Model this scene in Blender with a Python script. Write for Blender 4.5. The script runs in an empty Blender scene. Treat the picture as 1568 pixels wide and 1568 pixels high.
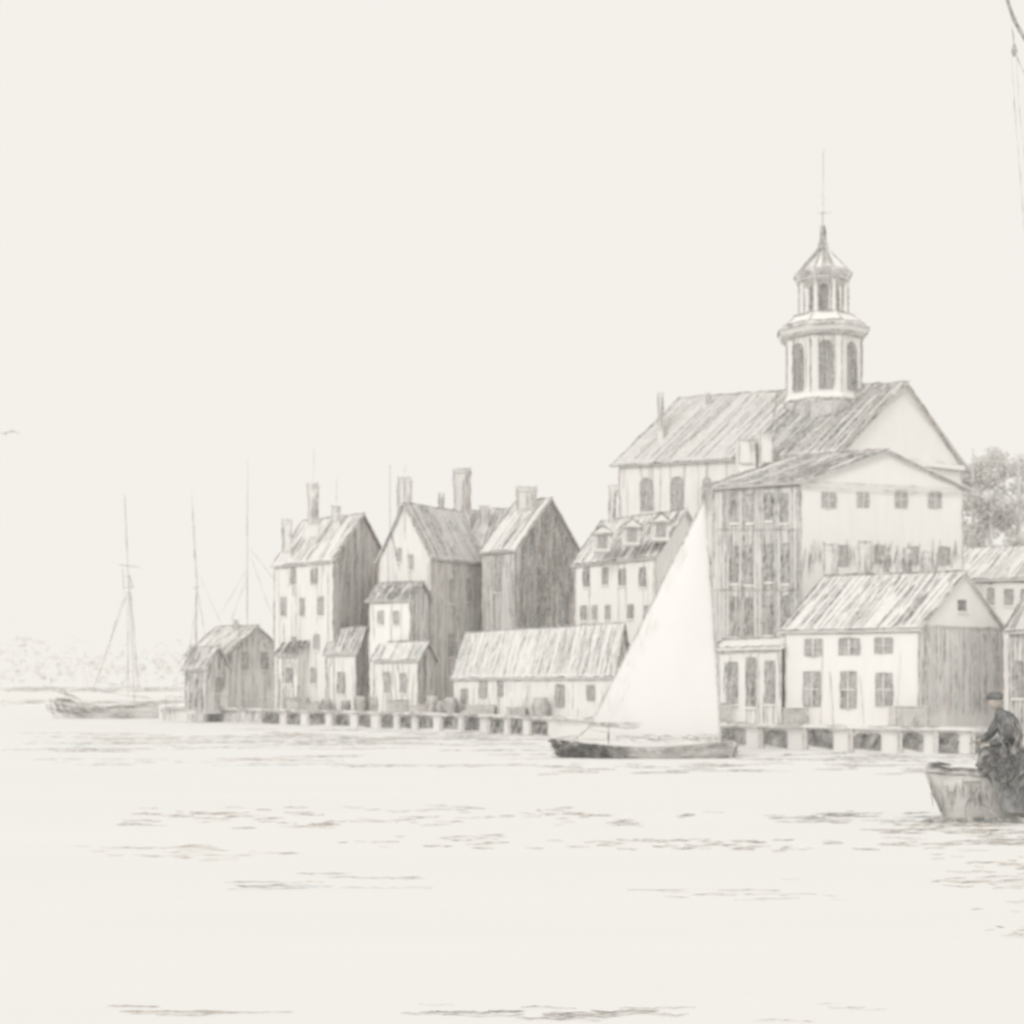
import bpy, math, random
from mathutils import Vector, Matrix
random.seed(7)
R=random.random
def U(a,b): return a+(b-a)*random.random()
F=2400.0; CX=784.0; HY=1050.0; EYE=2.6
def P(x,y,d): return Vector(((x-CX)/F*d, d, EYE+(HY-y)/F*d))
def PL(x,d,z=0): return Vector(((x-CX)/F*d, d, z))
def ZY(y,d): return EYE+(HY-y)/F*d
LAND=0.9
scene=bpy.context.scene
# ---------------------------------------------------------------- materials
MATS={}
def mat(name,tone,amp=0.06,scale=(3,3,0.5),warm=(1.0,0.988,0.968)):
    if name in MATS: return MATS[name]
    m=bpy.data.materials.new(name); m.use_nodes=True
    nt=m.node_tree; b=nt.nodes['Principled BSDF']
    b.inputs['Roughness'].default_value=1.0
    b.inputs['Specular IOR Level'].default_value=0.0
    tc=nt.nodes.new('ShaderNodeTexCoord'); mp=nt.nodes.new('ShaderNodeMapping')
    mp.inputs['Scale'].default_value=scale
    nz=nt.nodes.new('ShaderNodeTexNoise'); nz.inputs['Scale'].default_value=1.0
    nz.inputs['Detail'].default_value=5; nz.inputs['Roughness'].default_value=0.65
    cr=nt.nodes.new('ShaderNodeValToRGB')
    cr.color_ramp.elements[0].position=0.32; cr.color_ramp.elements[1].position=0.68
    lo=max(0.01,tone-amp); hi=min(0.93,tone+amp)
    cr.color_ramp.elements[0].color=(lo*warm[0],lo*warm[1],lo*warm[2],1)
    cr.color_ramp.elements[1].color=(hi*warm[0],hi*warm[1],hi*warm[2],1)
    nt.links.new(tc.outputs['Object'],mp.inputs['Vector'])
    nt.links.new(mp.outputs['Vector'],nz.inputs['Vector'])
    nt.links.new(nz.outputs['Fac'],cr.inputs['Fac'])
    nt.links.new(cr.outputs['Color'],b.inputs['Base Color'])
    MATS[name]=m; return m
def pencil_mat(name,mx_):
    m=bpy.data.materials.new(name); m.use_nodes=True
    nt=m.node_tree; b=nt.nodes['Principled BSDF']
    b.inputs['Roughness'].default_value=1.0; b.inputs['Specular IOR Level'].default_value=0.0
    at=nt.nodes.new('ShaderNodeAttribute'); at.attribute_name='tone'
    tc=nt.nodes.new('ShaderNodeTexCoord')
    nz=nt.nodes.new('ShaderNodeTexNoise'); nz.inputs['Scale'].default_value=5; nz.inputs['Detail'].default_value=4
    cr=nt.nodes.new('ShaderNodeValToRGB'); cr.color_ramp.elements[0].position=0.42; cr.color_ramp.elements[1].position=0.68
    cr.color_ramp.elements[0].color=(0,0,0,1); cr.color_ramp.elements[1].color=(mx_,mx_,mx_,1)
    mx=nt.nodes.new('ShaderNodeMixRGB'); mx.inputs['Color2'].default_value=(.84,.82,.79,1)
    nt.links.new(tc.outputs['Object'],nz.inputs['Vector']); nt.links.new(nz.outputs['Fac'],cr.inputs['Fac'])
    nt.links.new(cr.outputs['Color'],mx.inputs['Fac']); nt.links.new(at.outputs['Color'],mx.inputs['Color1'])
    nt.links.new(mx.outputs['Color'],b.inputs['Base Color'])
    return m
GRAPH=pencil_mat('graphite',.7)
GRAPHD=pencil_mat('soft_graphite',.2)
WHITE=mat('whitewashed_wall',0.90,0.02)
CREAM=mat('pale_plaster',0.85,0.045)
SHADE=mat('shade_grey',0.76,0.07)  # grey for shaded wall faces, the shade sits in the base colour
SHADE_BRICK=mat('shaded_brick',0.75,0.08,warm=(1,.975,.945))  # warmer tone for shaded walls, darkened in colour to show shade
SLATE=mat('pale_slate',0.82,0.06,(4,4,4))
SLATED=mat('slate',0.71,0.08,(4,4,4))
GLASS=mat('window_pane',0.54,0.14,(6,6,6))
DARK=mat('bay_shade',0.44,0.18,(2,2,2))
WOODL=mat('pale_timber',0.74,0.08,(2,2,9),(1,.98,.95))
CLOTH=mat('grey_wool',0.22,0.09,(7,7,7),(1,1,1))
SKIN=mat('skin',0.55,0.03,(9,9,9),(1,.92,.84))
# ---------------------------------------------------------------- helpers
def empty(name,loc):
    e=bpy.data.objects.new(name,None); e.location=loc; e.empty_display_size=0.5
    scene.collection.objects.link(e); return e
def mesh(name,vs,fs,m,parent=None,smooth=False):
    me=bpy.data.meshes.new(name); me.from_pydata([tuple(v) for v in vs],[],fs); me.update()
    o=bpy.data.objects.new(name,me); scene.collection.objects.link(o)
    if m: me.materials.append(m)
    if smooth:
        for p in me.polygons: p.use_smooth=True
    if parent:
        o.parent=parent; o.matrix_parent_inverse=Matrix.Translation(-parent.location)
    return o
class MB:
    def __init__(s): s.v=[]; s.f=[]
    def add(s,vs,fs):
        k=len(s.v); s.v+=[Vector(v) for v in vs]; s.f+=[tuple(i+k for i in f) for f in fs]
    def prism(s,poly,z0,z1):
        n=len(poly); vs=[Vector((p[0],p[1],z0)) for p in poly]+[Vector((p[0],p[1],z1)) for p in poly]
        s.add(vs,[tuple(range(n))[::-1],tuple(range(n,2*n))]+[(i,(i+1)%n,n+(i+1)%n,n+i) for i in range(n)])
    def box(s,c,sx,sy,z0,z1,ang=0):
        ca,sa=math.cos(ang),math.sin(ang)
        s.prism([(c[0]+x*ca-y*sa,c[1]+x*sa+y*ca) for x,y in((-sx/2,-sy/2),(sx/2,-sy/2),(sx/2,sy/2),(-sx/2,sy/2))],z0,z1)
    def rev(s,c,prof,n=8,rot=0.0):
        vs=[];fs=[]
        for r,z in prof:
            for i in range(n):
                a=rot+2*math.pi*i/n; vs.append(Vector((c[0]+r*math.cos(a),c[1]+r*math.sin(a),z)))
        for j in range(len(prof)-1):
            for i in range(n): fs.append((j*n+i,j*n+(i+1)%n,(j+1)*n+(i+1)%n,(j+1)*n+i))
        fs.append(tuple(range(n))[::-1]); fs.append(tuple(range((len(prof)-1)*n,len(prof)*n)))
        s.add(vs,fs)
    def slab(s,q,t):
        n=(q[1]-q[0]).cross(q[3]-q[0]).normalized()
        if n.z<0: n=-n
        s.add(list(q)+[p+n*t for p in q],[(0,1,2,3),(4,5,6,7),(0,1,5,4),(1,2,6,5),(2,3,7,6),(3,0,4,7)])
    def make(s,name,m,parent=None,smooth=False): return mesh(name,s.v,s.f,m,parent,smooth)
LIFT=[.06,.84]
class Sk:
    def __init__(s): s.v=[];s.f=[];s.c=[]
    def line(s,pts,r=1.2,tone=0.35,wob=0.5,warm=None,seg=11,taper=True):
        pts=[Vector(p) for p in pts]
        if tone>.2: tone=LIFT[0]+tone*LIFT[1]
        d=sum(p.y for p in pts)/len(pts); px=d/F
        out=[]
        for a,b in zip(pts[:-1],pts[1:]):
            k=max(1,int((b-a).length/(seg*px)))
            for i in range(k): out.append(a.lerp(b,i/k))
        out.append(pts[-1]); n=len(out)
        if n<2: return
        w=warm if warm else random.choice([(1,.97,.93),(1,.99,.97),(1,.95,.9),(.96,1,1.01)])
        base=len(s.v)
        for i,p in enumerate(out):
            t=(out[min(i+1,n-1)]-out[max(i-1,0)])
            if t.length<1e-9: t=Vector((1,0,0))
            t.normalize()
            n1=t.cross(Vector((0,1,0)))
            if n1.length<0.05: n1=t.cross(Vector((0,0,1)))
            n1.normalize(); n2=t.cross(n1)
            q=p+n1*U(-wob,wob)*px*1.3
            rr=r*px*U(.6,1.25)
            if taper and (i==0 or i==n-1): rr*=.4
            tt=min(.84,max(.03,tone*U(.7,1.4)))
            for a in (0.5,2.6,4.7):
                s.v.append(q+n1*math.cos(a)*rr+n2*math.sin(a)*rr); s.c+= [tt*w[0],tt*w[1],tt*w[2],1]
        for i in range(n-1):
            for j in range(3):
                a=base+i*3+j; b=base+i*3+(j+1)%3
                s.f.append((a,b,b+3,a+3))
    def make(s,name,parent=None,m=None):
        if not s.v: return
        o=mesh(name,s.v,s.f,m or GRAPH,parent)
        at=o.data.color_attributes.new('tone','FLOAT_COLOR','POINT'); at.data.foreach_set('color',s.c)
        return o
def camside(poly):
    n=Vector((0,0,0))
    for i in range(len(poly)): n+=(poly[i]-poly[0]).cross(poly[(i+1)%len(poly)]-poly[0])
    n.normalize(); c=sum(poly,Vector((0,0,0)))/len(poly)
    if n.dot(Vector((0,0,EYE))-c)<0: n=-n
    return n,c
def hatch(sk,poly,dirv,sp=6,tone=.45,r=1.0,cover=.85,off=.03,Lmax=1e9,warm=None,force=None):
    n,c=camside(poly)
    if force is not None: n=force
    px=c.y/F; v=(dirv-n*dirv.dot(n)).normalized(); u=v.cross(n)
    pts=[((p-c).dot(u),(p-c).dot(v)) for p in poly]
    a=min(p[0] for p in pts); b=max(p[0] for p in pts); x=a+U(.2,.8)*sp*px
    while x<b:
        ys=[]
        for i in range(len(pts)):
            p,q=pts[i],pts[(i+1)%len(pts)]
            if (p[0]-x)*(q[0]-x)<0: ys.append(p[1]+(q[1]-p[1])*(x-p[0])/(q[0]-p[0]))
        if len(ys)>=2:
            y0,y1=min(ys),max(ys); t=y0+U(0,.08)*(y1-y0)
            while t<y1:
                L=min(U(.2,.9)*(y1-y0),Lmax*px*U(.5,1)); e=min(t+L,y1)
                if R()<cover and e-t>3*px:
                    sk.line([c+n*off+u*(x+U(-.25,.25)*sp*px)+v*t, c+n*off+u*(x+U(-.5,.5)*sp*px)+v*e],r*U(.6,1.2),tone*U(.75,1.35),.4,warm)
                t=e+U(-6,12)*px
        x+=sp*px*U(.5,1.6)
def edges(sk,poly,r=1.3,tone=.3,off=.03,close=True):
    n,c=camside(poly); px=c.y/F
    m=len(poly)
    for i in range(m if close else m-1):
        a=poly[i]+n*off; b=poly[(i+1)%m]+n*off; d=(b-a).normalized()
        k=U(0,4)*px
        sk.line([a-d*k,b+d*k],r,tone,.9)
        if R()<.5: sk.line([a+(b-a)*U(0,.3)+n*.01,b-(b-a)*U(0,.4)],r*.8,tone*1.2,1.3)
UP=Vector((0,0,1))
class House:
    """n near corner, e end of eave wall, g end of gable wall : (pixel x, depth)"""
    def __init__(s,name,n,e,g,eave,ridge,wall_e,wall_g,roofm,z0=LAND-.3,he=None,hg=None,hr=None,over=.22):
        s.n=PL(*n); s.e=PL(*e); s.g=PL(*g); s.q=s.e+s.g-s.n
        s.ze=ZY(eave,n[1]); pm=(s.n+s.g)/2; s.zr=ZY(ridge,pm.y)
        s.par=empty(name,Vector((s.n.x,s.n.y,z0))); s.sk=Sk()
        s.panes=MB(); s.trim=MB(); s.extra=MB(); s.z0=z0
        def z(p,h): return Vector((p.x,p.y,h))
        N,E,G,Q=s.n,s.e,s.g,s.q
        M1=z((N+G)/2,s.zr); M2=z((E+Q)/2,s.zr)
        ne,ee,ge,qe=[z(p,s.ze) for p in(N,E,G,Q)]; n0,e0,g0,q0=[z(p,z0) for p in(N,E,G,Q)]
        s.pe=[e0,n0,ne,ee]; s.pg=[n0,g0,ge,M1,ne]
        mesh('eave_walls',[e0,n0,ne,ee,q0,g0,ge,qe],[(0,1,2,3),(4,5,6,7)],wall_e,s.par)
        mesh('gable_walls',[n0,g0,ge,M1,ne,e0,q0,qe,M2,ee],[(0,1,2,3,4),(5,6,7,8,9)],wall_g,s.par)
        al=(M1-M2).normalized()*over; s.roof=[]
        rb=MB()
        for a,b in((ne,ee),(ge,qe)):
            sl=(a-M1).normalized()*over
            rp=[b+sl-al,a+sl+al,M1+al,M2-al]; rb.slab(rp,.08); s.roof.append([p+UP*.1 for p in rp])
        rb.make('roof',roofm,s.par)
        s.M1,s.M2,s.ne,s.ee,s.ge=M1,M2,ne,ee,ge
        if he: hatch(s.sk,s.pe,UP,*he)  # hatching on eave and gable walls; dense strokes draw in shade
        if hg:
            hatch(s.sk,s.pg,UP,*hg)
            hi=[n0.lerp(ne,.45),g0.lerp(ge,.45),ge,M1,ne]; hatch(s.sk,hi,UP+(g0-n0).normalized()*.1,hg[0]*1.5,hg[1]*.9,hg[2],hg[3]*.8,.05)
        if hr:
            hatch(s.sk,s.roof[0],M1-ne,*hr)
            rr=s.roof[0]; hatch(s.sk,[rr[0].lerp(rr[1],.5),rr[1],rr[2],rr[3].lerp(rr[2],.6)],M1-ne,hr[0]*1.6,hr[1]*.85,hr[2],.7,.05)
        edges(s.sk,[s.roof[0][0],s.roof[0][1],s.roof[0][2],s.roof[0][3]],1.2,.3)
        sk=s.sk
        f=Vector((0,-.05,0))
        sk.line([n0+f,ne+f],1.0,.42,.8); sk.line([e0+f,ee+f],1.0,.46,.8); sk.line([g0+f,ge+f],1.0,.46,.8)
        sk.line([M1+al+f,ge+f+(ge-M1).normalized()*over],1.3,.32,.9); sk.line([ee+f-UP*.15,ne+f-UP*.15],1.1,.46,.8)
    def wallpt(s,w,x,y):
        a=s.n; b=s.e if w=='e' else s.g
        k=(x-CX)/F; dx=b.x-a.x; dy=b.y-a.y
        t=(k*a.y-a.x)/(dx-k*dy); d=a.y+t*dy
        return Vector((a.x+t*dx,d,ZY(y,d)))
    def wnorm(s,w):
        a=s.n; b=s.e if w=='e' else s.g; n=(b-a).cross(UP).normalized()
        if n.y>0: n=-n
        return n
    def win(s,w,cx,cy,pw,ph,arch=False,tone=.33,dens=4,bars=False,sill=True,frame=1.0):
        cx+=U(-1.2,1.2); cy+=U(-1.5,1.5); pw*=U(.88,1.1); ph*=U(.9,1.08)
        n=s.wnorm(w); l=s.wallpt(w,cx-pw/2,cy); r=s.wallpt(w,cx+pw/2,cy); h=ph*l.y/F/2
        lo,hi=l.z-h,l.z+h
        def q(t,z): 
            p=l.lerp(r,t); return Vector((p.x,p.y,z))
        if arch:
            ww=(r-l).length/2; poly=[q(0,lo),q(1,lo),q(1,hi-ww)]
            for i in range(1,6):
                a=math.pi*i/6; poly.append(q(.5+.5*math.cos(a),hi-ww+ww*math.sin(a)))
            poly.append(q(0,hi-ww))
        else: poly=[q(0,lo),q(1,lo),q(1,hi),q(0,hi)]
        s.panes.add([p+n*.02 for p in poly],[tuple(range(len(poly)))])
        hatch(s.sk,poly,UP+ (r-l).normalized()*.12,dens,tone,1.1,.8,.04)
        pp=[p+n*.05 for p in poly]
        for i in range(len(pp)):
            if R()<.85: s.sk.line([pp[i],pp[(i+1)%len(pp)]],frame,tone*U(.8,1.3),.8)
        if sill:
            k=(r-l)*.12; a=q(0,lo)-k; b=q(1,lo)+k
            s.trim.add([a,b,b+n*.1,a+n*.1,a-UP*.08,b-UP*.08,b+n*.1-UP*.08,a+n*.1-UP*.08],[(0,1,2,3),(4,5,6,7),(2,3,7,6),(0,3,7,4),(1,2,6,5)])
        if bars:
            p=q(.5,lo)+n*.07; t=q(.5,hi)+n*.07; k=(r-l)*.03
            s.trim.add([p-k,p+k,t+k,t-k],[(0,1,2,3)])
            c=(lo+hi)/2; a=q(.06,c)+n*.074; b=q(.94,c)+n*.074; kk=UP*h*.03
            s.trim.add([a-kk,b-kk,b+kk,a+kk],[(0,1,2,3)])
    def chimney(s,x,w,ytop,ybot,d,tone=.4,pots=2,rod=0):
        px=d/F; c=PL(x,d); W=w*px*.9; zt=ZY(ytop,d); zb=ZY(ybot,d)-1.2
        s.extra.box(c,W,W*.8,zb,zt-.25); s.extra.box(c,W*1.14,W*.95,zt-.25,zt-.1); s.extra.box(c,W*1.02,W*.85,zt-.1,zt)
        for i in range(pots):
            s.extra.rev((c.x+(i-(pots-1)/2)*W*.45,c.y),[(W*.11,zt),(W*.09,zt+.22)],6)
        y=-W*.5; fr=[Vector((c.x-W/2,c.y+y,zb+.9)),Vector((c.x+W/2,c.y+y,zb+.9)),Vector((c.x+W/2,c.y+y,zt)),Vector((c.x-W/2,c.y+y,zt))]
        hatch(s.sk,[fr[0].lerp(fr[1],.45),fr[1],fr[2],fr[3].lerp(fr[2],.45)],UP,3.6,tone,1.1,.95,.03)
        edges(s.sk,fr,1.0,.4)
        if rod: s.sk.line([Vector((c.x,c.y,zt)),P(x+1,rod,d)],.6,.6,.3)
    def done(s):
        if s.panes.v: s.panes.make('windows',GLASS,s.par)
        if s.trim.v: s.trim.make('sills',WHITE,s.par)
        if s.extra.v: s.extra.make('chimneys',CREAM,s.par)
        s.sk.make('line_work',s.par)
# ---------------------------------------------------------------- water, land
m=mat('water',0.843,0.008,(.05,.25,1),(1,1,.99))
water=mesh('water',[(-1500,-40,0),(1500,-40,0),(1500,4000,0),(-1500,4000,0)],[(0,1,2,3)],m)
wk=Sk()
def ripple(x0,x1,y0,y1,n,tone,r=1.0,L=(15,70),warm=None,amp=1.5):
    cl=[(U(x0,x1),U(y0,y1)) for _ in range(max(2,n//6))]
    for _ in range(int(n*1.15)):
        if R()<.6: c=random.choice(cl); x=c[0]+random.gauss(0,30); y=min(y1+3,max(y0-3,c[1]+random.gauss(0,3.5)))
        else: x=U(x0,x1); y=U(y0,y1)
        l=U(*L)*U(.5,1.1); k=max(2,int(l/10)); pts=[]; yy=y
        for i in range(k+1):
            yy+=U(-.6,.6)*amp+(y-yy)*.25; d=EYE*F/(max(yy,1100)-HY)
            pts.append(P(x+l*i/k,max(yy,1100),d)+UP*.012)
        wk.line(pts,r*U(.6,1.25),min(.8,tone*U(.8,1.15)),.3,warm,seg=30)
BR=(1,.94,.87)
ripple(0,820,1126,1175,80,.64,.85,(60,240),None,.5)
ripple(300,830,1116,1140,90,.54,.9,(30,110),None,.6)
ripple(1100,1560,1152,1164,50,.52,.9,(20,70),None,.5)
ripple(940,1480,1160,1186,60,.54,.9,(30,120),None,.8)
ripple(840,900,1170,1190,10,.46,1,(20,60),BR)
ripple(170,700,1235,1266,54,.56,.95,(20,80),BR,2)
ripple(580,1060,1240,1262,34,.5,1,(12,60),BR,2.5)
ripple(0,400,1285,1315,20,.66,.8,(30,90),BR)
ripple(550,1060,1280,1300,32,.54,.95,(12,55),BR,1.8)
ripple(900,1330,1286,1302,48,.48,1,(10,50),BR,1.6)
ripple(1150,1440,1246,1262,40,.46,1,(20,90),None,1.2)
ripple(1330,1590,1258,1300,80,.48,1,(20,90),BR,1.5)
ripple(1420,1590,1310,1362,44,.54,1,(15,70),BR,2)
ripple(1480,1590,1375,1440,18,.58,1,(12,40),BR,4)
ripple(280,650,1340,1374,10,.6,.9,(60,150),None,1.5)
ripple(940,1180,1362,1376,8,.6,.9,(60,140),None,1)
ripple(1150,1300,1340,1400,4,.68,.7,(30,60),None,2)
ripple(160,380,1540,1556,9,.56,1.2,(60,140),BR,1.2)
ripple(510,960,1538,1564,17,.52,1.3,(60,170),None,2.5)
ripple(1050,1300,1540,1566,5,.64,.9,(50,100),None,2)
wk.make('ripples',water)
QF=[(246,117),(330,113),(400,108),(500,101),(600,95),(700,89),(850,80),(960,74),(1100,67),(1300,62),(1568,58),(1900,55)]
front=[PL(x,d) for x,d in QF]
back=[PL(3200,500),Vector((1500,3900,0)),Vector((-200,3900,0)),PL(460,150),PL(440,122),PL(246,122)]
landm=mat('quay_ground',0.84,0.03,(.6,.6,.6))
lb=MB()
poly=front+back
lb.add([Vector((p.x,p.y,LAND)) for p in poly],[tuple(range(len(poly)))])
k=len(poly)
lb.add([Vector((p.x,p.y,-1)) for p in poly]+[Vector((p.x,p.y,LAND)) for p in poly],[(i,(i+1)%k,(i+1)%k+k,i+k) for i in range(k)])
lb.make('ground',landm)
quay=empty('quay_wall',front[6]); cp=MB(); pil=MB(); bay=MB(); qs=Sk()
def qpt(x):
    for (x0,d0),(x1,d1) in zip(QF[:-1],QF[1:]):
        if x0<=x<=x1:
            a=PL(x0,d0);b=PL(x1,d1);kk=(x-CX)/F
            t=(kk*a.y-a.x)/((b.x-a.x)-kk*(b.y-a.y)); return a.lerp(b,t)
for a,b in zip(front[:-1],front[1:]):
    n=(b-a).cross(UP).normalized(); n=-n if n.y>0 else n
    q=[a+n*.22,b+n*.22,b-n*.5,a-n*.5]
    cp.prism([(p.x,p.y) for p in q],LAND+.005,LAND+.12)
    for z,t in((LAND+.13,.44),(LAND-.02,.4)):
        for i in range(3):
            u0=U(0,.3)+i*.3; qs.line([(a.lerp(b,min(.9,u0)))+n*.25+UP*z,(a.lerp(b,min(1,u0+U(.2,.4))))+n*.25+UP*z],1.0,t,1.2)
x=405
while x<1560:
    big=x>1095; w=U(15,24) if not big else U(26,44); st=w+ (U(12,19) if not big else U(18,34))
    if not(835<x<1095) and qpt(x+w):
        a,b=qpt(x),qpt(x+w); n=(b-a).cross(UP).normalized(); n=-n if n.y>0 else n
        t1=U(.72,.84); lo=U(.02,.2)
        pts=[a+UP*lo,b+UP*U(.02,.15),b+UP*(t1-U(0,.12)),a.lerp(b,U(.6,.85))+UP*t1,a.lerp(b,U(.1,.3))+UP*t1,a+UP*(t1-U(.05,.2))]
        bay.add([p+n*.03 for p in pts],[tuple(range(len(pts)))])  # flat dark panel on the quay face, painted as a shaded opening
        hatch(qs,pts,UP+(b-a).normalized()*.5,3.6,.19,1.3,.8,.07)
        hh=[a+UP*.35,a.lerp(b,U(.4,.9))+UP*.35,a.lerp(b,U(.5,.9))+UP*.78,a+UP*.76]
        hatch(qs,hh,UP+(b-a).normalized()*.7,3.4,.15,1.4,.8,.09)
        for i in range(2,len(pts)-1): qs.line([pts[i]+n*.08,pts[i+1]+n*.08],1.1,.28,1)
        c=a-(b-a)*.12+n*.08; pil.box(c,.16,.16,-.5,LAND)
        if R()<.7: qs.line([c+n*.1,c+n*.1+UP*LAND],1,.38)
    x+=st
cp.make('coping',CREAM,quay); pil.make('piles',WOODL,quay); bay.make('bay_shade_panels',DARK,quay); qs.make('line_work',quay)
fbm=mat('far_bank_grass',0.86,.02,(.1,.1,1))
mesh('far_bank',[PL(-900,210,.55),PL(520,200,.55),PL(520,1800,.55),PL(-900,1800,.55),PL(-900,209,-.5),PL(520,199,-.5)],[(0,1,2,3),(4,5,1,0)],fbm)
fs=Sk()
for _ in range(56):
    x=U(-40,250); y=random.choice([1054,1057,1074,1077]); l=U(30,110); d=212 if y<1060 else 199
    fs.line([P(x,y+U(-1.5,1.5),d),P(x+l,y+U(-1.5,1.5),d)],.8,.54,.8)
for _ in range(22):
    x=U(-20,230); fs.line([P(x,1078,199),P(x+U(-2,2),1088,199)],.8,.6,.5)
fs.make('bank_line_work',bpy.data.objects['far_bank'])
def scribble_leaves(sk,lf,c,rx,ry,rz,n,tone,size,lt):
    for _ in range(n):
        while True:
            a=Vector((U(-1,1),U(-1,1),U(-1,1)))
            if .15<a.length<1: break
        p=c+Vector((a.x*rx,a.y*ry,a.z*rz)); px=p.y/F
        pts=[p]; ang=U(0,6.28)
        for i in range(random.randint(3,6)):
            ang+=U(.8,2.4); pts.append(pts[-1]+Vector((math.cos(ang),U(-.4,.4),math.sin(ang)*.8))*size*px*U(.5,1.2))
        sk.line(pts,.8*U(.7,1.2),tone*U(.8,1.25)*(1.15 if a.z>0 else .95),.4,None,seg=8)
        for k in range(3):
            q=p+Vector((U(-1,1),U(-1,1),U(-1,1)))*size*px; e1=Vector((U(-1,1),U(-.5,.5),U(-1,1))).normalized()*size*px*.35; e2=Vector((U(-1,1),U(-.5,.5),U(-1,1))).normalized()*size*px*.25
            lf.add([q-e1,q+e2,q+e1,q-e2],[(0,1,2,3)])
tl=empty('distant_treeline',PL(200,240,.5)); ts=Sk(); tf=MB()
x=-60
while x<440:
    h=U(35,72)
    for k in range(2):
        scribble_leaves(ts,tf,P(x+U(-8,8),1052-h*U(.2,1),U(230,260)),3.2,4,1.8,5,.76,6,.7)
    ts.line([P(x-12,1052-h,240),P(x,1048-h-U(0,8),240),P(x+14,1052-h,240)],.7,.7,1.2)
    x+=U(10,18)
ts.make('twigs',tl); tf.make('foliage',mat('distant_foliage',.84,.04,(3,3,3)),tl)
# ---------------------------------------------------------------- houses
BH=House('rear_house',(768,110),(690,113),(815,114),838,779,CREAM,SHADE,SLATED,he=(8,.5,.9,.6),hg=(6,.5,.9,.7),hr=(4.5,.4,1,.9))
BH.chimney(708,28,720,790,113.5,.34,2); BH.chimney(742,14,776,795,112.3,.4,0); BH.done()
A=House('tall_gabled_house',(510,103),(420,108),(598,110),858,789,CREAM,SHADE_BRICK,SLATE,he=(11,.6,.8,.5),hg=(5.6,.52,1.0,.75),hr=(6.5,.5,.9,.7))
for x,y in((448,884),(482,884)): A.win('e',x,y,8,26,tone=.36)
for x,y in((435,930),(462,930),(491,928)): A.win('e',x,y,8,30,tone=.38)
for x,y in((450,985),(486,985),(448,1035),(480,1035)): A.win('e',x,y,9,24,tone=.46)
for x,y in((540,985),(575,1000)): A.win('g',x,y,8,26,tone=.42)
A.chimney(480,17,742,795,106.5,.32,2,680); A.chimney(515,13,776,792,107,.4,0,730); A.chimney(440,14,797,838,107.5,.45,1); A.done()
B=House('timber_gabled_house',(660,100),(744,105),(580,103),853,773,SHADE_BRICK,CREAM,SLATED,he=(5.2,.5,.9,.85),hg=(14,.6,.8,.4),hr=(4.4,.38,1.1,.9))
for x,y in((612,850),(630,860)): B.win('g',x,y,7,22,tone=.5)
for x,y in((690,905),(718,905),(690,990)): B.win('e',x,y,6,34,tone=.46)
B.chimney(620,22,733,778,104.3,.32,2,706); B.chimney(676,8,757,772,106,.3,0); B.done()
fp=empty('flagpole',PL(597,116,LAND)); b=MB(); b.rev(PL(597,116),[(.09,LAND),(.05,ZY(715,116)),(.07,ZY(714,116)),(.02,ZY(711,116))],8); b.make('pole',SHADE,fp)
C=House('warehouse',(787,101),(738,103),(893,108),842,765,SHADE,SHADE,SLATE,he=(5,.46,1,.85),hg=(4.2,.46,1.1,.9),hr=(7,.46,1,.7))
C.win('e',762,880,10,60,tone=.5)
C.chimney(806,32,748,775,105,.42,3); C.done()
D1=House('lean_to_cottage',(628,97.5),(565,99),(662,100.5),918,893,WHITE,CREAM,SLATED,he=(13,.6,.8,.4),hg=(6,.5,.9,.7),hr=(3.4,.22,1.4,.95))
for x in(583,606): D1.win('e',x,945,9,22,tone=.38)
D1.done()
D2=House('quayside_cottage',(640,94.3),(572,97.2),(668,97.2),1010,984,CREAM,SHADE_BRICK,SLATE,he=(9,.5,.9,.6),hg=(6,.5,.9,.7),hr=(6,.5,.9,.8))
for x in(592,618): D2.win('e',x,1045,11,30,tone=.36)
D2.done()
D3=House('quayside_store',(545,101),(500,102.6),(572,104),1000,962,CREAM,SHADE_BRICK,SLATED,he=(8,.5,.9,.6),hg=(5,.42,1,.8),hr=(5,.34,1.1,.9))
D3.win('e',522,1045,12,34,tone=.32); D3.done()
D=House('low_shed',(938,77.5),(694,91.5),(968,84),1036,957,CREAM,CREAM,SLATE,he=(9,.58,.8,.5),hg=(6,.5,.9,.7),hr=(5.5,.5,.95,.85))
for x,w,y,h in((740,12,1054,28),(766,10,1054,26),(858,14,1066,34),(905,12,1060,24),(712,9,1070,34)): D.win('e',x,y,w,h,tone=.32,sill=False)
D.done()
E=House('dormered_house',(1005,86),(880,92),(1090,92),852,783,WHITE,CREAM,SLATE,he=(13,.6,.8,.45),hr=(5.4,.38,1,.85))
for x in(898,927,955,985): E.win('e',x,884,9,28,tone=.22)
for x in(895,912,932,965,990): E.win('e',x,938,8,22,tone=.38)
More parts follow.
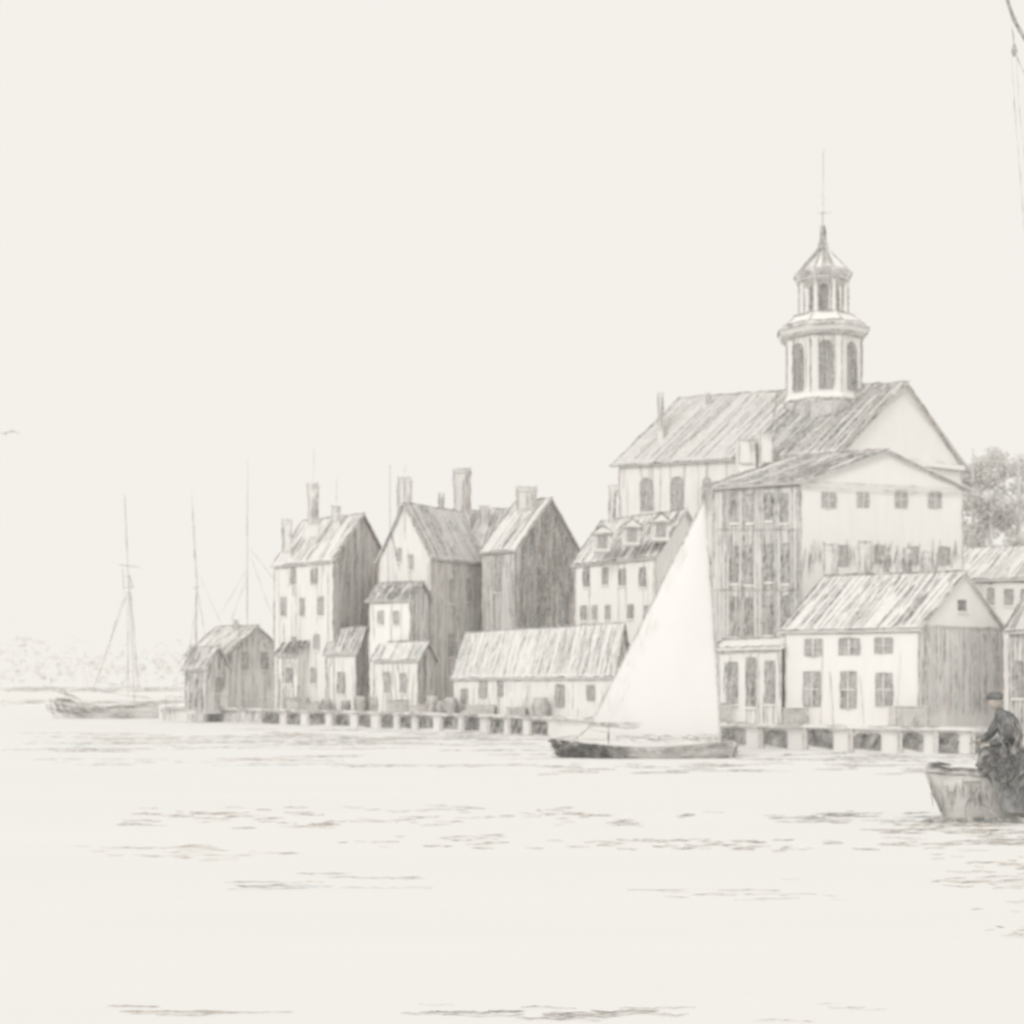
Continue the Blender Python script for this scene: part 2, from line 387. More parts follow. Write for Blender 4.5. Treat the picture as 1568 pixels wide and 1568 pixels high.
for x,y,d in((921,832,88.5),(966,822,87),(1010,815,86)):
    w=.9; c=PL(x,d); z=ZY(y,d)
    E.trim.box(c,w,1.6,z-.5,z+.5); E.panes.add([Vector((c.x+sx*.28,c.y-.82,z+sz)) for sx,sz in((-1,-.35),(1,-.35),(1,.35),(-1,.35))],[(0,1,2,3)])
    rf=[Vector((c.x-w*.7,c.y-.95,z+.45)),Vector((c.x,c.y-.95,z+.95)),Vector((c.x+w*.7,c.y-.95,z+.45))]
    E.extra.add(rf+[p+Vector((0,2,0)) for p in rf],[(0,1,2),(0,1,4,3),(1,2,5,4)])
    E.sk.line(rf,1.5,.24,1); E.sk.line([rf[2],rf[0]],1.0,.4)
    for k in range(4): E.sk.line([rf[0].lerp(rf[2],.15+k*.2)-UP*.1+Vector((0,-.02,0)),rf[0].lerp(rf[2],.2+k*.2)-UP*.85+Vector((0,-.02,0))],1,.32)
E.chimney(938,12,744,792,90,.26,1); E.done()
K=House('pier_shed',(345,112.5),(288,115),(440,116),1002,960,SHADE,SHADE,SLATE,he=(5,.4,1.1,.8),hg=(5.5,.4,1,.8),hr=(6,.44,1,.75))
for x,y,w,h in((375,1012,9,26),(405,1012,9,26),(315,1035,10,30)): K.win('g' if x>345 else 'e',x,y,w,h,tone=.26)
K.chimney(362,7,950,965,115,.3,0)
for q in range(40):
    x=U(287,300) if R()<.5 else U(395,440); y=U(985,1015) if x<310 else 962+(x-392)*.8+U(-3,8); K.sk.line([P(x,y,111.8),P(x+U(-8,8),y+U(8,26),111.8)],1.3,.26)
K.done()
KB=House('net_loft',(315,110.8),(284,112),(352,112.6),1024,992,SHADE,CREAM,SLATED,he=(4,.36,1.2,.9),hg=(6,.42,1,.7),hr=(4,.3,1.2,.9))
KB.win('g',334,1048,9,26,tone=.26); KB.done()
K2=House('lean_to_store',(458,104.5),(425,106.5),(500,106.5),1002,972,CREAM,WHITE,SLATED,he=(5,.36,1,.85),hg=(9,.5,.9,.5),hr=(3.4,.2,1.4,.95))
K2.win('e',442,1035,12,26,tone=.3); K2.done()
# church
Fh=House('church',(1285,92),(948,97),(1472,98),692,588,CREAM,WHITE,SLATED,he=(9,.55,.9,.5),hr=(6,.44,1,.8),over=.35)
for x in(990,1036): Fh.win('e',x,758,18,54,arch=True,tone=.36)
for x in(1083,): Fh.win('e',x,758,15,50,arch=True,tone=.48)
Fh.chimney(1011,9,603,650,97.5,.32,0); Fh.chimney(1084,8,604,622,99,.4,0)
r0=Fh.roof[0]; hp=[r0[0].lerp(r0[1],.69),r0[1],r0[2],r0[3].lerp(r0[2],.44)]
hatch(Fh.sk,hp,Fh.M1-Fh.ne,6,.34,1.1,.85,.05)
Fh.sk.line([hp[0]+UP*.05,hp[3]+UP*.05],1.2,.34)
g=Fh.wnorm('g'); a=Fh.ne+g*.15; b=Fh.ge+g*.15
for dz in(0,-.35,-1.6): Fh.sk.line([a+UP*dz,b+UP*dz],1.0,.48,.8)
Fh.sk.line([a+UP*.35,Fh.M1+g*.15-UP*.5,b+UP*.35],.8,.6)
Fh.trim.add([Fh.ne,Fh.ge,Fh.ge+g*.3,Fh.ne+g*.3]+[p-UP*.3 for p in(Fh.ne,Fh.ge,Fh.ge+g*.3,Fh.ne+g*.3)],[(0,1,2,3),(4,5,6,7),(2,3,7,6)])
c=PL(1142,93.2);Fh.trim.box(c,1.0,1.5,ZY(725,93.2),ZY(676,93.2)); c2=PL(1170,92.8);Fh.trim.box(c2,.8,1.3,ZY(725,92.8),ZY(668,92.8))
for cc,w,y in((c,1.0,676),(c2,.8,668)):
    e=[Vector((cc.x-w/2,cc.y-.8,ZY(712,93))),Vector((cc.x+w/2,cc.y-.8,ZY(712,93))),Vector((cc.x+w/2,cc.y-.8,ZY(y,93))),Vector((cc.x-w/2,cc.y-.8,ZY(y,93)))]
    edges(Fh.sk,e,1.2,.34); hatch(Fh.sk,[e[0].lerp(e[1],.6),e[1],e[2],e[3].lerp(e[2],.6)],UP,4,.36,1.1)
TD=97.0
T=PL(1260,TD); tp=TD/F; tb=MB(); glass=MB(); sk=Fh.sk
def zt(y): return ZY(y,T.y)
rot=math.pi/8-.12
pb=MB(); pb.rev(T,[(63*tp,zt(690)),(63*tp,zt(622))],8,rot); pb.make('steeple_plinth',SLATED,Fh.par)
tb.rev(T,[(63.5*tp,zt(622)),(63.5*tp,zt(616)),(60*tp,zt(611)),(60*tp,zt(522))],8,rot)
tb.rev(T,[(64*tp,zt(522)),(69*tp,zt(516)),(72*tp,zt(509)),(66*tp,zt(505)),(52*tp,zt(493)),(46*tp,zt(486))],8,rot)
tb.rev(T,[(24*tp,zt(486)),(24*tp,zt(434))],8,rot)
for i in range(8):
    a=rot+i*math.pi/4; cc=(T.x+35*tp*math.cos(a),T.y+35*tp*math.sin(a))
    tb.rev(cc,[(5*tp,zt(487)),(4*tp,zt(480)),(3.6*tp,zt(440)),(5*tp,zt(434))],6)
tb.rev(T,[(39*tp,zt(434)),(42*tp,zt(430)),(45*tp,zt(424)),(41*tp,zt(420)),(31*tp,zt(408)),(18*tp,zt(394)),(9*tp,zt(382)),(5*tp,zt(370)),(2.5*tp,zt(345)),(1.3*tp,zt(320)),(.6*tp,zt(228))],8,rot)
tb.rev(T,[(1*tp,zt(330)),(3.4*tp,zt(326)),(1*tp,zt(321))],8)
tb.make('steeple',WHITE,Fh.par)
def ring(r,y,tone=.34,rr=1.1):
    z=zt(y)
    for i in range(8):
        a=rot+i*math.pi/4; b=a+math.pi/4
        if math.sin((a+b)/2)<.35:
            sk.line([Vector((T.x+r*tp*math.cos(t),T.y+r*tp*math.sin(t)-.03,z)) for t in(a,b)],rr,tone*U(.8,1.2),.9)
for r,y,t in((64,620,.4),(61,524,.4),(66,520,.3),(73,510,.22),(67,504,.3),(48,487,.3),(40,435,.3),(46,424,.22),(43,429,.34),(42,419,.34)): ring(r,y,t,1.3)
dome=[(41,420),(31,408),(18,394),(9,382),(5,370),(2.5,345)]
for i in range(8):
    a=rot+i*math.pi/4
    if math.sin(a)<.2:
        cs,sn=math.cos(a),math.sin(a)
        L=lambda r,y: Vector((T.x+r*tp*cs,T.y+r*tp*sn-.04,zt(y)))
        sk.line([L(61,612),L(61,522)],1.1,.36); sk.line([L(57,603),L(57,522)],.8,.5); sk.line([L(64,650),L(64,620)],1.0,.4)
        sk.line([L(r,y) for r,y in dome],1.2,.32); sk.line([L(66,505),L(52,493),L(46,486)],1.2,.34)
        for o in(-4,4): sk.line([L(36,486)+Vector((o*tp,0,0)),L(36,435)+Vector((o*tp,0,0))],1.0,.32)
for i in range(8):
    a0=rot+i*math.pi/4; a=a0+math.pi/8; cs,sn=math.cos(a),math.sin(a)
    if sn>.1: continue
    o=60*math.cos(math.pi/8)*tp; n=Vector((cs,sn,0)); tt=Vector((-sn,cs,0)); c0=T+n*(o+.03)
    def arch(c0,w,y0,y1):
        pts=[c0-tt*w+UP*zt(y0),c0+tt*w+UP*zt(y0)]
        for j in range(7):
            q=math.pi*j/6; pts.append(c0+tt*w*math.cos(q)+UP*(zt(y1)-w+w*math.sin(q)))
        return pts
    pts=arch(c0,10*tp,606,533); glass.add(pts,[tuple(range(len(pts)))])
    hatch(sk,pts,UP,3.4,.28,1.1,.9,.04,force=n)
    for j in range(len(pts)-1): sk.line([pts[j]+n*.05,pts[j+1]+n*.05],1.1,.32)
    pts=arch(T+n*(24*math.cos(math.pi/8)*tp+.03),6.5*tp,484,440); glass.add(pts,[tuple(range(len(pts)))])
    hatch(sk,pts,UP,3.2,.22,1.1,.9,.04,force=n)
    pf=[T+Vector((math.cos(t),math.sin(t),0))*63.6*tp+UP*z_ for t,z_ in((a0,zt(670)),(a0+math.pi/4,zt(670)),(a0+math.pi/4,zt(622)),(a0,zt(622)))]
    hatch(sk,pf,UP+tt*.5,5.5,.42,1.1,.9,.04,force=n)
    if cs<.2:
        for k in range(7):
            f=U(.1,.9); q=Vector((math.cos(a0+f*math.pi/4),math.sin(a0+f*math.pi/4),0))
            sk.line([T+q*r*tp*.97+UP*zt(y)+Vector((0,-.05,0)) for r,y in dome[:5]],.9,.42)
        for k in range(6):
            t=a0+U(0,1)*math.pi/4; q=Vector((math.cos(t),math.sin(t),0))
            sk.line([T+q*57*tp+UP*zt(603)+Vector((0,-.1,0)),T+q*57*tp+UP*zt(524)+Vector((0,-.1,0))],.9,.5)
dd=TD-.15
sk.line([P(1258,372,dd),P(1260,320,dd),P(1261,226,dd)],.9,.5,.4); sk.line([P(1252,326,dd),P(1274,325,dd)],1,.46); sk.line([P(1256,300,dd),P(1266,304,dd)],.7,.56)
dd=TD-2.95
for k in range(28):
    x=U(1194,1324); sk.line([P(x,U(506,512),dd),P(x+U(-4,4),U(516,524),dd)],1.2,.3)
dd=TD-1.9
for k in range(18):
    x=U(1220,1300); sk.line([P(x,420,dd),P(x+U(-3,3),U(430,438),dd)],1.2,.28)
glass.make('belfry_openings',GLASS,Fh.par); Fh.done()
Gh=House('four_storey_block',(1226,68),(1092,70),(1474,70.5),738,692,SHADE,WHITE,SLATED,he=(4.8,.44,1.1,.88),hr=(5,.42,1,.85),over=.3)
for y,h in((778,46),(864,58),(944,60),(1040,66)):
    for x in(1126,1148,1178,1203): Gh.win('e',x,y,11,h,tone=.28,dens=3.8)
    Gh.sk.line([Gh.wallpt('e',1094,y+h*.5+10)+Vector((0,-.05,0)),Gh.wallpt('e',1225,y+h*.5+10)+Vector((0,-.05,0))],.9,.4,.9)
for x in(1268,1322,1380,1432): Gh.win('g',x,765,20,26,tone=.6,bars=True,dens=7,sill=False)
for x in(1290,1345,1400,1445): Gh.win('g',x,850,16,30,tone=.56,dens=6,sill=False)
g=Gh.wnorm('g')
for dz in(0,-.25): Gh.sk.line([Gh.ne+g*.1+UP*dz,Gh.ge+g*.1+UP*dz],.9,.6)
for k in range(60):
    x=U(1232,1466); y=U(825,850); p=Gh.wallpt('g',x,y); q=Gh.wallpt('g',x+U(-8,4),y+U(15,40)); Gh.sk.line([p+g*.03,q+g*.03],1,.46)
Gh.done()
sf=House('shop_front',(1196,64.8),(1100,68),(1215,68),992,980,CREAM,CREAM,WHITE,he=(9,.5,.9,.6),over=.2)
for x in(1122,1150,1180): sf.win('e',x,1045,15,70,tone=.34,dens=3.8)
sf.done()
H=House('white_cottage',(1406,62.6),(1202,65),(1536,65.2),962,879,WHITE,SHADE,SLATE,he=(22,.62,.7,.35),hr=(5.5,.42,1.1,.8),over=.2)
for x in(1246,1300,1353): H.win('e',x,990,29,26,tone=.4,bars=True,dens=4,sill=False)
for x in(1244,1298,1354): H.win('e',x,1056,26,54,tone=.34,bars=True,dens=4,sill=False)
lowg=[H.wallpt('g',1410,1098),H.wallpt('g',1533,1098),H.wallpt('g',1533,962),H.wallpt('g',1410,958)]
hatch(H.sk,lowg,UP,5,.45,1,.8); H.sk.line([lowg[3]+Vector((0,-.06,0)),lowg[2]+Vector((0,-.06,0))],1,.5)
upg=[H.ne,H.ge,H.M1]; mesh('gable_boards',[p+H.wnorm('g')*.02 for p in upg],[(0,1,2)],WHITE,H.par)
H.win('g',1472,927,14,18,tone=.36)
H.chimney(1270,22,834,885,66.6,.34,1); H.chimney(1323,22,830,883,66,.34,1)
H.chimney(1388,13,840,878,65.6,.28,0); H.chimney(1420,16,846,880,65.3,.36,1);H.chimney(1356,9,852,878,65.8,.34,0)
for q in range(50):
    x=random.choice([1345,1360,1388,1412,1440])+U(-9,9); y=U(838,862); H.sk.line([P(x,y,65.3),P(x+U(-5,5),y+U(12,24),65.3)],1.4,.28)
H.done()
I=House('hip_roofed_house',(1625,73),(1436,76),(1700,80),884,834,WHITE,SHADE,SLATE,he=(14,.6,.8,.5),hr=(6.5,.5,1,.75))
for x in(1487,1518,1545,1570): I.win('e',x,915,13,26,tone=.42)
I.done()
J=House('dark_boathouse',(1640,60),(1545,62),(1700,66),965,900,SHADE,SHADE,SLATED,he=(4,.34,1.2,.95),hr=(5,.36,1.1,.9))
J.win('e',1560,1040,16,60,tone=.28); J.done()
def barrel(x,d,s=1):
    p=PL(x,d,LAND); e=empty('barrel',p); b=MB(); b.rev(p,[(.24*s,LAND),(.31*s,LAND+.25*s),(.32*s,LAND+.42*s),(.31*s,LAND+.6*s),(.24*s,LAND+.85*s),(.2*s,LAND+.84*s)],12); b.make('staves',WOODL,e)
    k=Sk()
    for i in range(9):
        a=math.pi+math.pi*i/8; k.line([p+Vector((.27*s*math.cos(a),.27*s*math.sin(a)-.06,.03)),p+Vector((.34*s*math.cos(a),.34*s*math.sin(a)-.05,.42*s)),p+Vector((.27*s*math.cos(a),.27*s*math.sin(a)-.06,.85*s))],1,.32)
    k.make('hoops',e)
def crate(x,d,w,h,ang):
    p=PL(x,d,LAND); e=empty('crate',p); b=MB(); b.box(p,w,w*.8,LAND+.06,LAND+h,ang)
    for s1 in(-.35,.35): b.box(p+Vector((s1*w,0,0)),.08,w*.85,LAND,LAND+.06,0)
    b.box(p,w*1.05,w*.85,LAND+h,LAND+h+.05,ang)
    b.make('planks',WOODL,e); k=Sk()
    q=[p+Vector((-w/2,-w*.55,.05)),p+Vector((w/2,-w*.55,.05)),p+Vector((w/2,-w*.55,h)),p+Vector((-w/2,-w*.55,h))]
    edges(k,q,1.1,.34); hatch(k,q,UP+Vector((.3,0,0)),4,.32,1.1,.8); k.make('line_work',e)
for x in(500,530,552,575,662,676,690,828,1010): barrel(x,qpt(x).y+U(.6,1.1),U(.9,1.3))
for x in(455,478,610,642,735,790,1110,1215,1390): crate(x,qpt(x).y+U(.6,1.2),U(.8,1.5),U(.5,1.0),U(-.2,.2))
pr=empty('pier_railing',qpt(320)); ps=Sk()
for x in range(252,430,16):
    p=qpt(x)+Vector((0,.3,0)); ps.line([p+UP*LAND,p+UP*(LAND+.9)],1.2,.36)
    ps.line([p+UP*(LAND+.85),qpt(min(x+16,440))+Vector((0,.3,U(.75,.95)+LAND))],.9,.45)
for k in range(60):
    x=U(250,430); p=qpt(x)+Vector((0,-.3,0)); ps.line([p+UP*.05,p+UP*(LAND)+Vector((U(-.2,.3),0,0))],1.1,.26)
ps.make('rails',pr)
def tree(x,ybase,d,ytop,w,n,tone):
    base=PL(x,d,LAND); e=empty('tree',base); s=Sk(); lf=MB(); px=d/F; tr=MB()
    top=P(x,ytop+20,d); H_=top.z-LAND
    tr.rev(base,[(.35,LAND),(.25,LAND+H_*.35),(.15,LAND+H_*.65),(.05,LAND+H_*.92)],8)
    for k in range(15):
        z=LAND+H_*U(.35,.85); a=U(0,6.28); l=w*px*U(.3,.55)
        p0=Vector((base.x,base.y,z)); p1=p0+Vector((math.cos(a)*l*.5,math.sin(a)*l*.5,l*.35)); p2=p0+Vector((math.cos(a)*l,math.sin(a)*l,l*.55))
        s.line([p0,p1,p2],1.8,.45)
        tk_=tone*U(.8,1.3)
        scribble_leaves(s,lf,p2,w*px*.17,w*px*.17,w*px*.11,int(n/13),tk_,8,.6)
        scribble_leaves(s,lf,p1,w*px*.14,w*px*.14,w*px*.12,int(n/26),tk_*.95,8,.6)
    tr.make('trunk',SHADE,e); s.make('branches_and_twigs',e); lf.make('foliage',mat('foliage',.74,.1,(2,2,2)),e)
tree(1490,830,104,632,110,330,.52); tree(1560,830,100,640,120,320,.58); tree(1518,830,98,700,120,280,.5); tree(1620,830,108,630,120,150,.6)
# ---------------------------------------------------------------- boats
def hull(e,m,x0,x1,d,zk,sheer,beam,bow=.25,stern=.55,n=14,name='hull',rake=.5):
    vs=[];fs=[];rail=[];kk=7
    for i in range(n+1):
        t=i/n; x=x0+(x1-x0)*t
        w=beam/2*min(1,(math.sin(min(1,t*1.0/.5)*math.pi/2)**.8 if t<.5 else 1-(1-stern)*((t-.5)/.5)**2))
        w=max(w,.02); zs=sheer(t)
        rk=rake*(1 if t<.5 else -.3)*abs(.5-t)*2
        for j in range(kk):
            a=-math.pi/2+math.pi*j/(kk-1); sy=math.sin(a); h=abs(sy)**2.2
            vs.append(Vector((x+ (rk*(1-h))*(1 if x1>x0 else -1),d+w*(math.copysign(abs(sy)**.6,sy)),zk+(zs-zk)*h)))
        rail.append(vs[-kk].copy())
    for i in range(n):
        for j in range(kk-1): a=i*kk+j; fs.append((a,a+1,a+kk+1,a+kk))
    fs.append(tuple(range(n*kk,n*kk+kk)))
    o=mesh(name,vs,fs,m,e,True)
    so=o.modifiers.new('thick','SOLIDIFY'); so.thickness=.05; so.offset=1
    return rail,vs
d=56.7; px=d/F
sb=empty('sailing_boat',PL(985,d,0)); ss=Sk(); sd=Sk()
x0=PL(840,d).x; x1=PL(1122,d).x
rail,hv=hull(sb,WOODL,x0,x1,d,-.25,lambda t:.34+.40*abs(.55-t)**1.5*2.2,1.9)
for k in range(3): ss.line([p+Vector((0,-.04,-.05*k)) for p in rail],1.1,.38,.9)
for k in range(300):
    t=U(0,1)**1.2*.36; i=int(t*14); p=rail[i].lerp(rail[i+1],t*14-i); z_=U(.06,p.z+.02)
    q=Vector((p.x+(.35-z_)*.2+U(0,.1),p.y-.1,z_)); sd.line([q,q+Vector((U(.1,.5),-.03,-U(-.02,.1)))],1.5,.16 if t<.3 else .3)
for k in range(60):
    t=U(.3,1); i=min(13,int(t*14)); p=rail[i]+Vector((U(-.2,.2),-.06,-U(0,.3))); ss.line([p,p+Vector((U(.2,.7),0,U(-.04,.04)))],1.0,.44)
mh=P(1086,744,d); mfoot=P(1103,1150,d)
mb=MB()
def spar(mb,a,b,r0,r1,n=8):
    t=(b-a).normalized(); u=t.cross(Vector((0,1,0))).normalized(); v=t.cross(u); vs=[]
    for p,r in((a,r0),(b,r1)):
        for i in range(n):
            q=2*math.pi*i/n; vs.append(p+u*r*math.cos(q)+v*r*math.sin(q))
    mb.add(vs,[(i,(i+1)%n,n+(i+1)%n,n+i) for i in range(n)]+[tuple(range(n)),tuple(range(n,2*n))])
spar(mb,mfoot,mh,.05,.025); spar(mb,P(845,1131,d),P(885,1126,d),.04,.03); mb.make('mast',SHADE,sb)
tk=P(900,1116,d); hd=P(1079,762,d); cl=P(1104,1128,d)
vs=[];fs=[];n=16
for i in range(n+1):
    t=i/n
    for j in range(n+1):
        u=j/n; lo=tk.lerp(cl,u)+UP*(-.22*math.sin(math.pi*u)); p=lo.lerp(hd,t)
        p=p+Vector((0,-.2*math.sin(math.pi*u)*math.sin(math.pi*min(1,t*.9+.1)),0)); vs.append(p)
for i in range(n):
    for j in range(n): a=i*(n+1)+j; fs.append((a,a+1,a+n+2,a+n+1))
mesh('sail',vs,fs,mat('sailcloth',.91,.01,(1,1,1),(1,.995,.985)),sb,True)
f=Vector((0,-.06,0))
for k in range(34):
    t=k/34; ss.line([tk.lerp(hd,t)+f,tk.lerp(hd,t+U(.014,.028))+f+Vector((U(-.04,.04),0,0))],1.4,.24,1.0)
ss.line([tk+f,hd+f],.8,.45,.6)
# cloth seams / soft shading in the luff
for k in range(46):
    t=U(0,.75); p=tk.lerp(hd,t)+Vector((U(.05,1.1)*(1-t),-.28,0)); ss.line([p,p+Vector((U(-.02,.25),0,U(.2,.7)))],.7,.86)
ss.line([cl+f,hd+f],.9,.52,.5); ss.line([vs[j]+f for j in range(n+1)],.9,.6,.8)
ss.line([mh+f,P(1104,1150,d)+f],.8,.5)
ss.line([P(880,1132,d),tk],1,.3)
for k in range(8):
    ss.line([P(U(888,905),U(1105,1120),d-.8),P(U(925,985),U(1104,1122),d-.8)],.9,.4)
for k in range(36):
    x=U(935,1095); ss.line([P(x,U(1122,1136),d-1.0),P(x+U(8,30),U(1124,1140),d-1.0)],1,.38)
for k in range(16):
    x=U(1074,1098); ss.line([P(x,U(740,760),d-.1),P(x+U(-6,6),U(755,775),d-.1)],1.1,.34)
ss.line([P(1076,762,d-.1),P(1090,742,d-.1),P(1105,738,d-.1)],1.5,.28)
rb=MB(); rb.add([P(1113,1140,d),P(1128,1138,d),P(1131,1158,d),P(1118,1164,d)]+[P(x,y,d+.08) for x,y in((1113,1140),(1128,1138),(1131,1158),(1118,1164))],[(0,1,2,3),(4,5,6,7),(0,1,5,4),(1,2,6,5),(2,3,7,6),(3,0,4,7)]); rb.make('rudder',WOODL,sb)
sd.line([P(1124,1118,d-.1),P(1130,1140,d-.2),P(1122,1158,d-.2),P(1098,1160,d-1.0)],1.5,.26); sd.line([P(932,1116,d-1),P(932,1140,d-1)],1.4,.26)
ss.make('rigging_and_planking',sb); sd.make('tarred_bow',sb,GRAPHD)
def ship(name,d,xa,xb,sheer_y,mast_x,lines,bow_dark=True,mm=[]):
    e=empty(name,PL((xa+xb)/2,d,0)); s=Sk(); px=d/F; b=MB(); s2=Sk()
    rail,_=hull(e,CREAM,PL(xa,d).x,PL(xb,d).x,d,-.4,lambda t:ZY(sheer_y,d)*(.72+1.1*abs(.55-t)**1.7),2.2)
    for k in range(2): s.line([p+Vector((0,-.05,-.14*k)) for p in rail],1.0,.44,1)
    if bow_dark:
        for k in range(110):
            t=.05+abs(random.gauss(.1,.12)); t=min(t,.95); i=min(13,int(t*14)); p=rail[i]+Vector((U(-.3,.3),-.1,-U(-.2,.8)))
            s2.line([p,p+Vector((U(.2,1.4),0,-U(-.1,.5)))],1.2,.34)
        for k in range(34):
            i=random.randint(2,12); p=rail[i]+Vector((0,-.08,-U(0,.8))); s.line([p,p+Vector((U(.5,2),0,U(-.05,.05)))],1,.48)
        s2.make('tarred_bow',e,GRAPHD)
    for a,b2,r0,r1 in mm: spar(b,P(*a,d),P(*b2,d),r0*px,r1*px)
    if b.v: b.make('mast',SHADE,e)
    for pts,r,t in lines: s.line([P(x,y,d-.15) for x,y in pts],r,t*.9,.35)
    s.make('rigging',e)
ship('moored_schooner',124.8,75,242,1074,195,[([(191,755),(194,830),(198,905)],.8,.6),([(180,864),(216,869)],1,.5),([(190,885),(198,880),(204,900),(190,900)],1.3,.42),([(196,905),(170,980),(148,1045)],.9,.62),([(192,905),(160,1010),(140,1062)],.7,.64),([(200,905),(206,980),(212,1056)],1,.5),([(196,905),(196,1070)],.8,.62),([(188,870),(190,905)],.9,.5),([(148,1045),(212,1052)],.7,.66),([(120,1054),(235,1070)],.8,.56),([(66,1050),(110,1068)],1,.42),([(90,1056),(125,1072)],1.1,.36)],
     mm=[((191,755),(197,900),.6,1.0),((197,880),(206,1075),1,1.3)])
ship('moored_sloop',128,265,380,1082,300,[([(294,757),(298,850),(303,905)],.8,.6),([(291,808),(300,806)],.9,.55),([(303,905),(290,1000)],.7,.64),([(303,905),(318,1000)],.7,.66),([(305,880),(340,960)],.5,.72),([(296,900),(308,898)],1.4,.42),([(300,900),(300,990)],.9,.56)],False,
     mm=[((294,757),(302,900),.5,.9),((301,880),(300,1075),1,1.2)])
ship('moored_ketch',134,340,425,1082,380,[([(379,705),(378,960)],.7,.64),([(379,840),(420,950)],.6,.7),([(379,870),(335,945)],.6,.7),([(383,840),(430,900)],.5,.72),([(376,890),(350,960)],.5,.7)],False,
     mm=[((379,705),(379,1070),.4,.9)])
# ---------------------------------------------------------------- figure
def figure(name,J,Ed,Rd,mat_,parent,root):
    names=list(J); me=bpy.data.meshes.new(name)
    me.from_pydata([tuple(J[k]) for k in names],[(names.index(a),names.index(b)) for a,b in Ed],[])
    o=bpy.data.objects.new(name,me); scene.collection.objects.link(o)
    sm=o.modifiers.new('skin','SKIN'); sm.use_smooth_shade=True
    for i,k in enumerate(names):
        sv=me.skin_vertices[0].data[i]; sv.radius=(Rd[k],Rd[k]); sv.use_root=(k==root)
    ssd=o.modifiers.new('sub','SUBSURF'); ssd.levels=2; ssd.render_levels=2
    me.materials.append(mat_); o.parent=parent; o.matrix_parent_inverse=Matrix.Translation(-parent.location)
    return o
def boatman(name,x,y,d,s,lean,side=-1):
    base=P(x,y,d); e=empty(name,base)
    def V(a,b,c): return base+Vector((a*s*-side,b*s,c*s))
    J={'pel':V(0,0,0),'sp':V(.02,0,.2),'ch':V(-.08*lean,0,.40),'nk':V(-.16*lean,0,.53),'nk2':V(-.20*lean,0,.59),
       'hL':V(0,-.11,-.04),'kL':V(-.36,-.16,-.05),'aL':V(-.34,-.16,-.45),'tL':V(-.5,-.17,-.48),
       'hR':V(0,.11,-.04),'kR':V(-.34,.18,.02),'aR':V(-.4,.18,-.4),'tR':V(-.55,.18,-.44),
       'sL':V(-.09*lean,-.2,.45),'eL':V(-.14*lean-.02,-.29,.2),'wL':V(-.36,-.24,.06),
       'sR':V(-.09*lean,.2,.45),'eR':V(-.16*lean-.06,.27,.2),'wR':V(-.40,.18,.10)}
    Ed=[('pel','sp'),('sp','ch'),('ch','nk'),('nk','nk2'),('pel','hL'),('hL','kL'),('kL','aL'),('aL','tL'),('pel','hR'),('hR','kR'),('kR','aR'),('aR','tR'),('ch','sL'),('sL','eL'),('eL','wL'),('ch','sR'),('sR','eR'),('eR','wR')]
    Rd=dict(pel=.2,sp=.19,ch=.2,nk=.09,nk2=.055,hL=.12,kL=.085,aL=.05,tL=.045,hR=.12,kR=.085,aR=.05,tR=.045,sL=.09,eL=.07,wL=.045,sR=.09,eR=.07,wR=.045)
    Rd={k:v*s for k,v in Rd.items()}
    figure('body',J,Ed,Rd,CLOTH,e,'pel')
    for w,sg in(('wL',-1),('wR',1)):
        p=J[w]; HJ={'w':p,'p':p+Vector((.08*side*s,0,-.01))}; HE=[('w','p')]; HR={'w':.03*s,'p':.036*s}
        for k in range(4):
            o=(k-1.5)*.02*s; a=HJ['p']+Vector((.04*side*s,o,0)); b=a+Vector((.03*side*s,0,-.02*s)); c=b+Vector((.0,0,-(.026-.004*abs(k-1))*s))
            HJ['a%d'%k]=a;HJ['b%d'%k]=b;HJ['c%d'%k]=c; HE+=[('p','a%d'%k),('a%d'%k,'b%d'%k),('b%d'%k,'c%d'%k)]
            HR['a%d'%k]=.011*s;HR['b%d'%k]=.010*s;HR['c%d'%k]=.008*s
        HJ['t']=p+Vector((.06*side*s,-sg*.045*s,.02)); HE.append(('w','t')); HR['t']=.012*s
        figure('hand',HJ,HE,HR,SKIN,e,'w')
    hc=J['nk2']+Vector((.04*side*s,0,.11*s))
    vs=[];fs=[];nu,nv=14,10
    for j in range(nv+1):
        ph=math.pi*j/nv
        for i in range(nu):
            th=2*math.pi*i/nu; dx,dy,dz=math.sin(ph)*math.cos(th),math.sin(ph)*math.sin(th),math.cos(ph)
            f_=1.0; fx=dx*side
            if fx>.75 and abs(dy)<.35 and -.3<dz<.15: f_=1.22
            if dz<-.3 and fx>.2: f_=1.05
            if fx>.6 and .1<dz<.35 and abs(dy)>.2: f_=.93
            vs.append(hc+Vector((dx*.095*s*f_,dy*.078*s,dz*.12*s)))
    for j in range(nv):
        for i in range(nu): fs.append((j*nu+i,j*nu+(i+1)%nu,(j+1)*nu+(i+1)%nu,(j+1)*nu+i))
    mesh('head',vs,fs,SKIN,e,True)
    for sg in(-1,1):
        b=MB(); b.rev((hc.x-.005*side,hc.y+sg*.08*s),[(.004,hc.z-.03),(.02,hc.z-.01),(.022,hc.z+.01),(.006,hc.z+.03)],6); b.make('ear',SKIN,e)
    b=MB(); b.rev((hc.x-.01*side,hc.y),[(.1*s,hc.z+.02*s),(.118*s,hc.z+.05*s),(.112*s,hc.z+.09*s),(.07*s,hc.z+.125*s),(.02*s,hc.z+.135*s)],14)
    b.add([hc+Vector((side*a*s,bb*s,c*s)) for a,bb,c in((.08,-.07,.04),(.08,.07,.04),(.16,.04,.02),(.16,-.04,.02))],[(0,1,2,3)])
    b.make('cap',CLOTH,e,True)
    k=Sk()
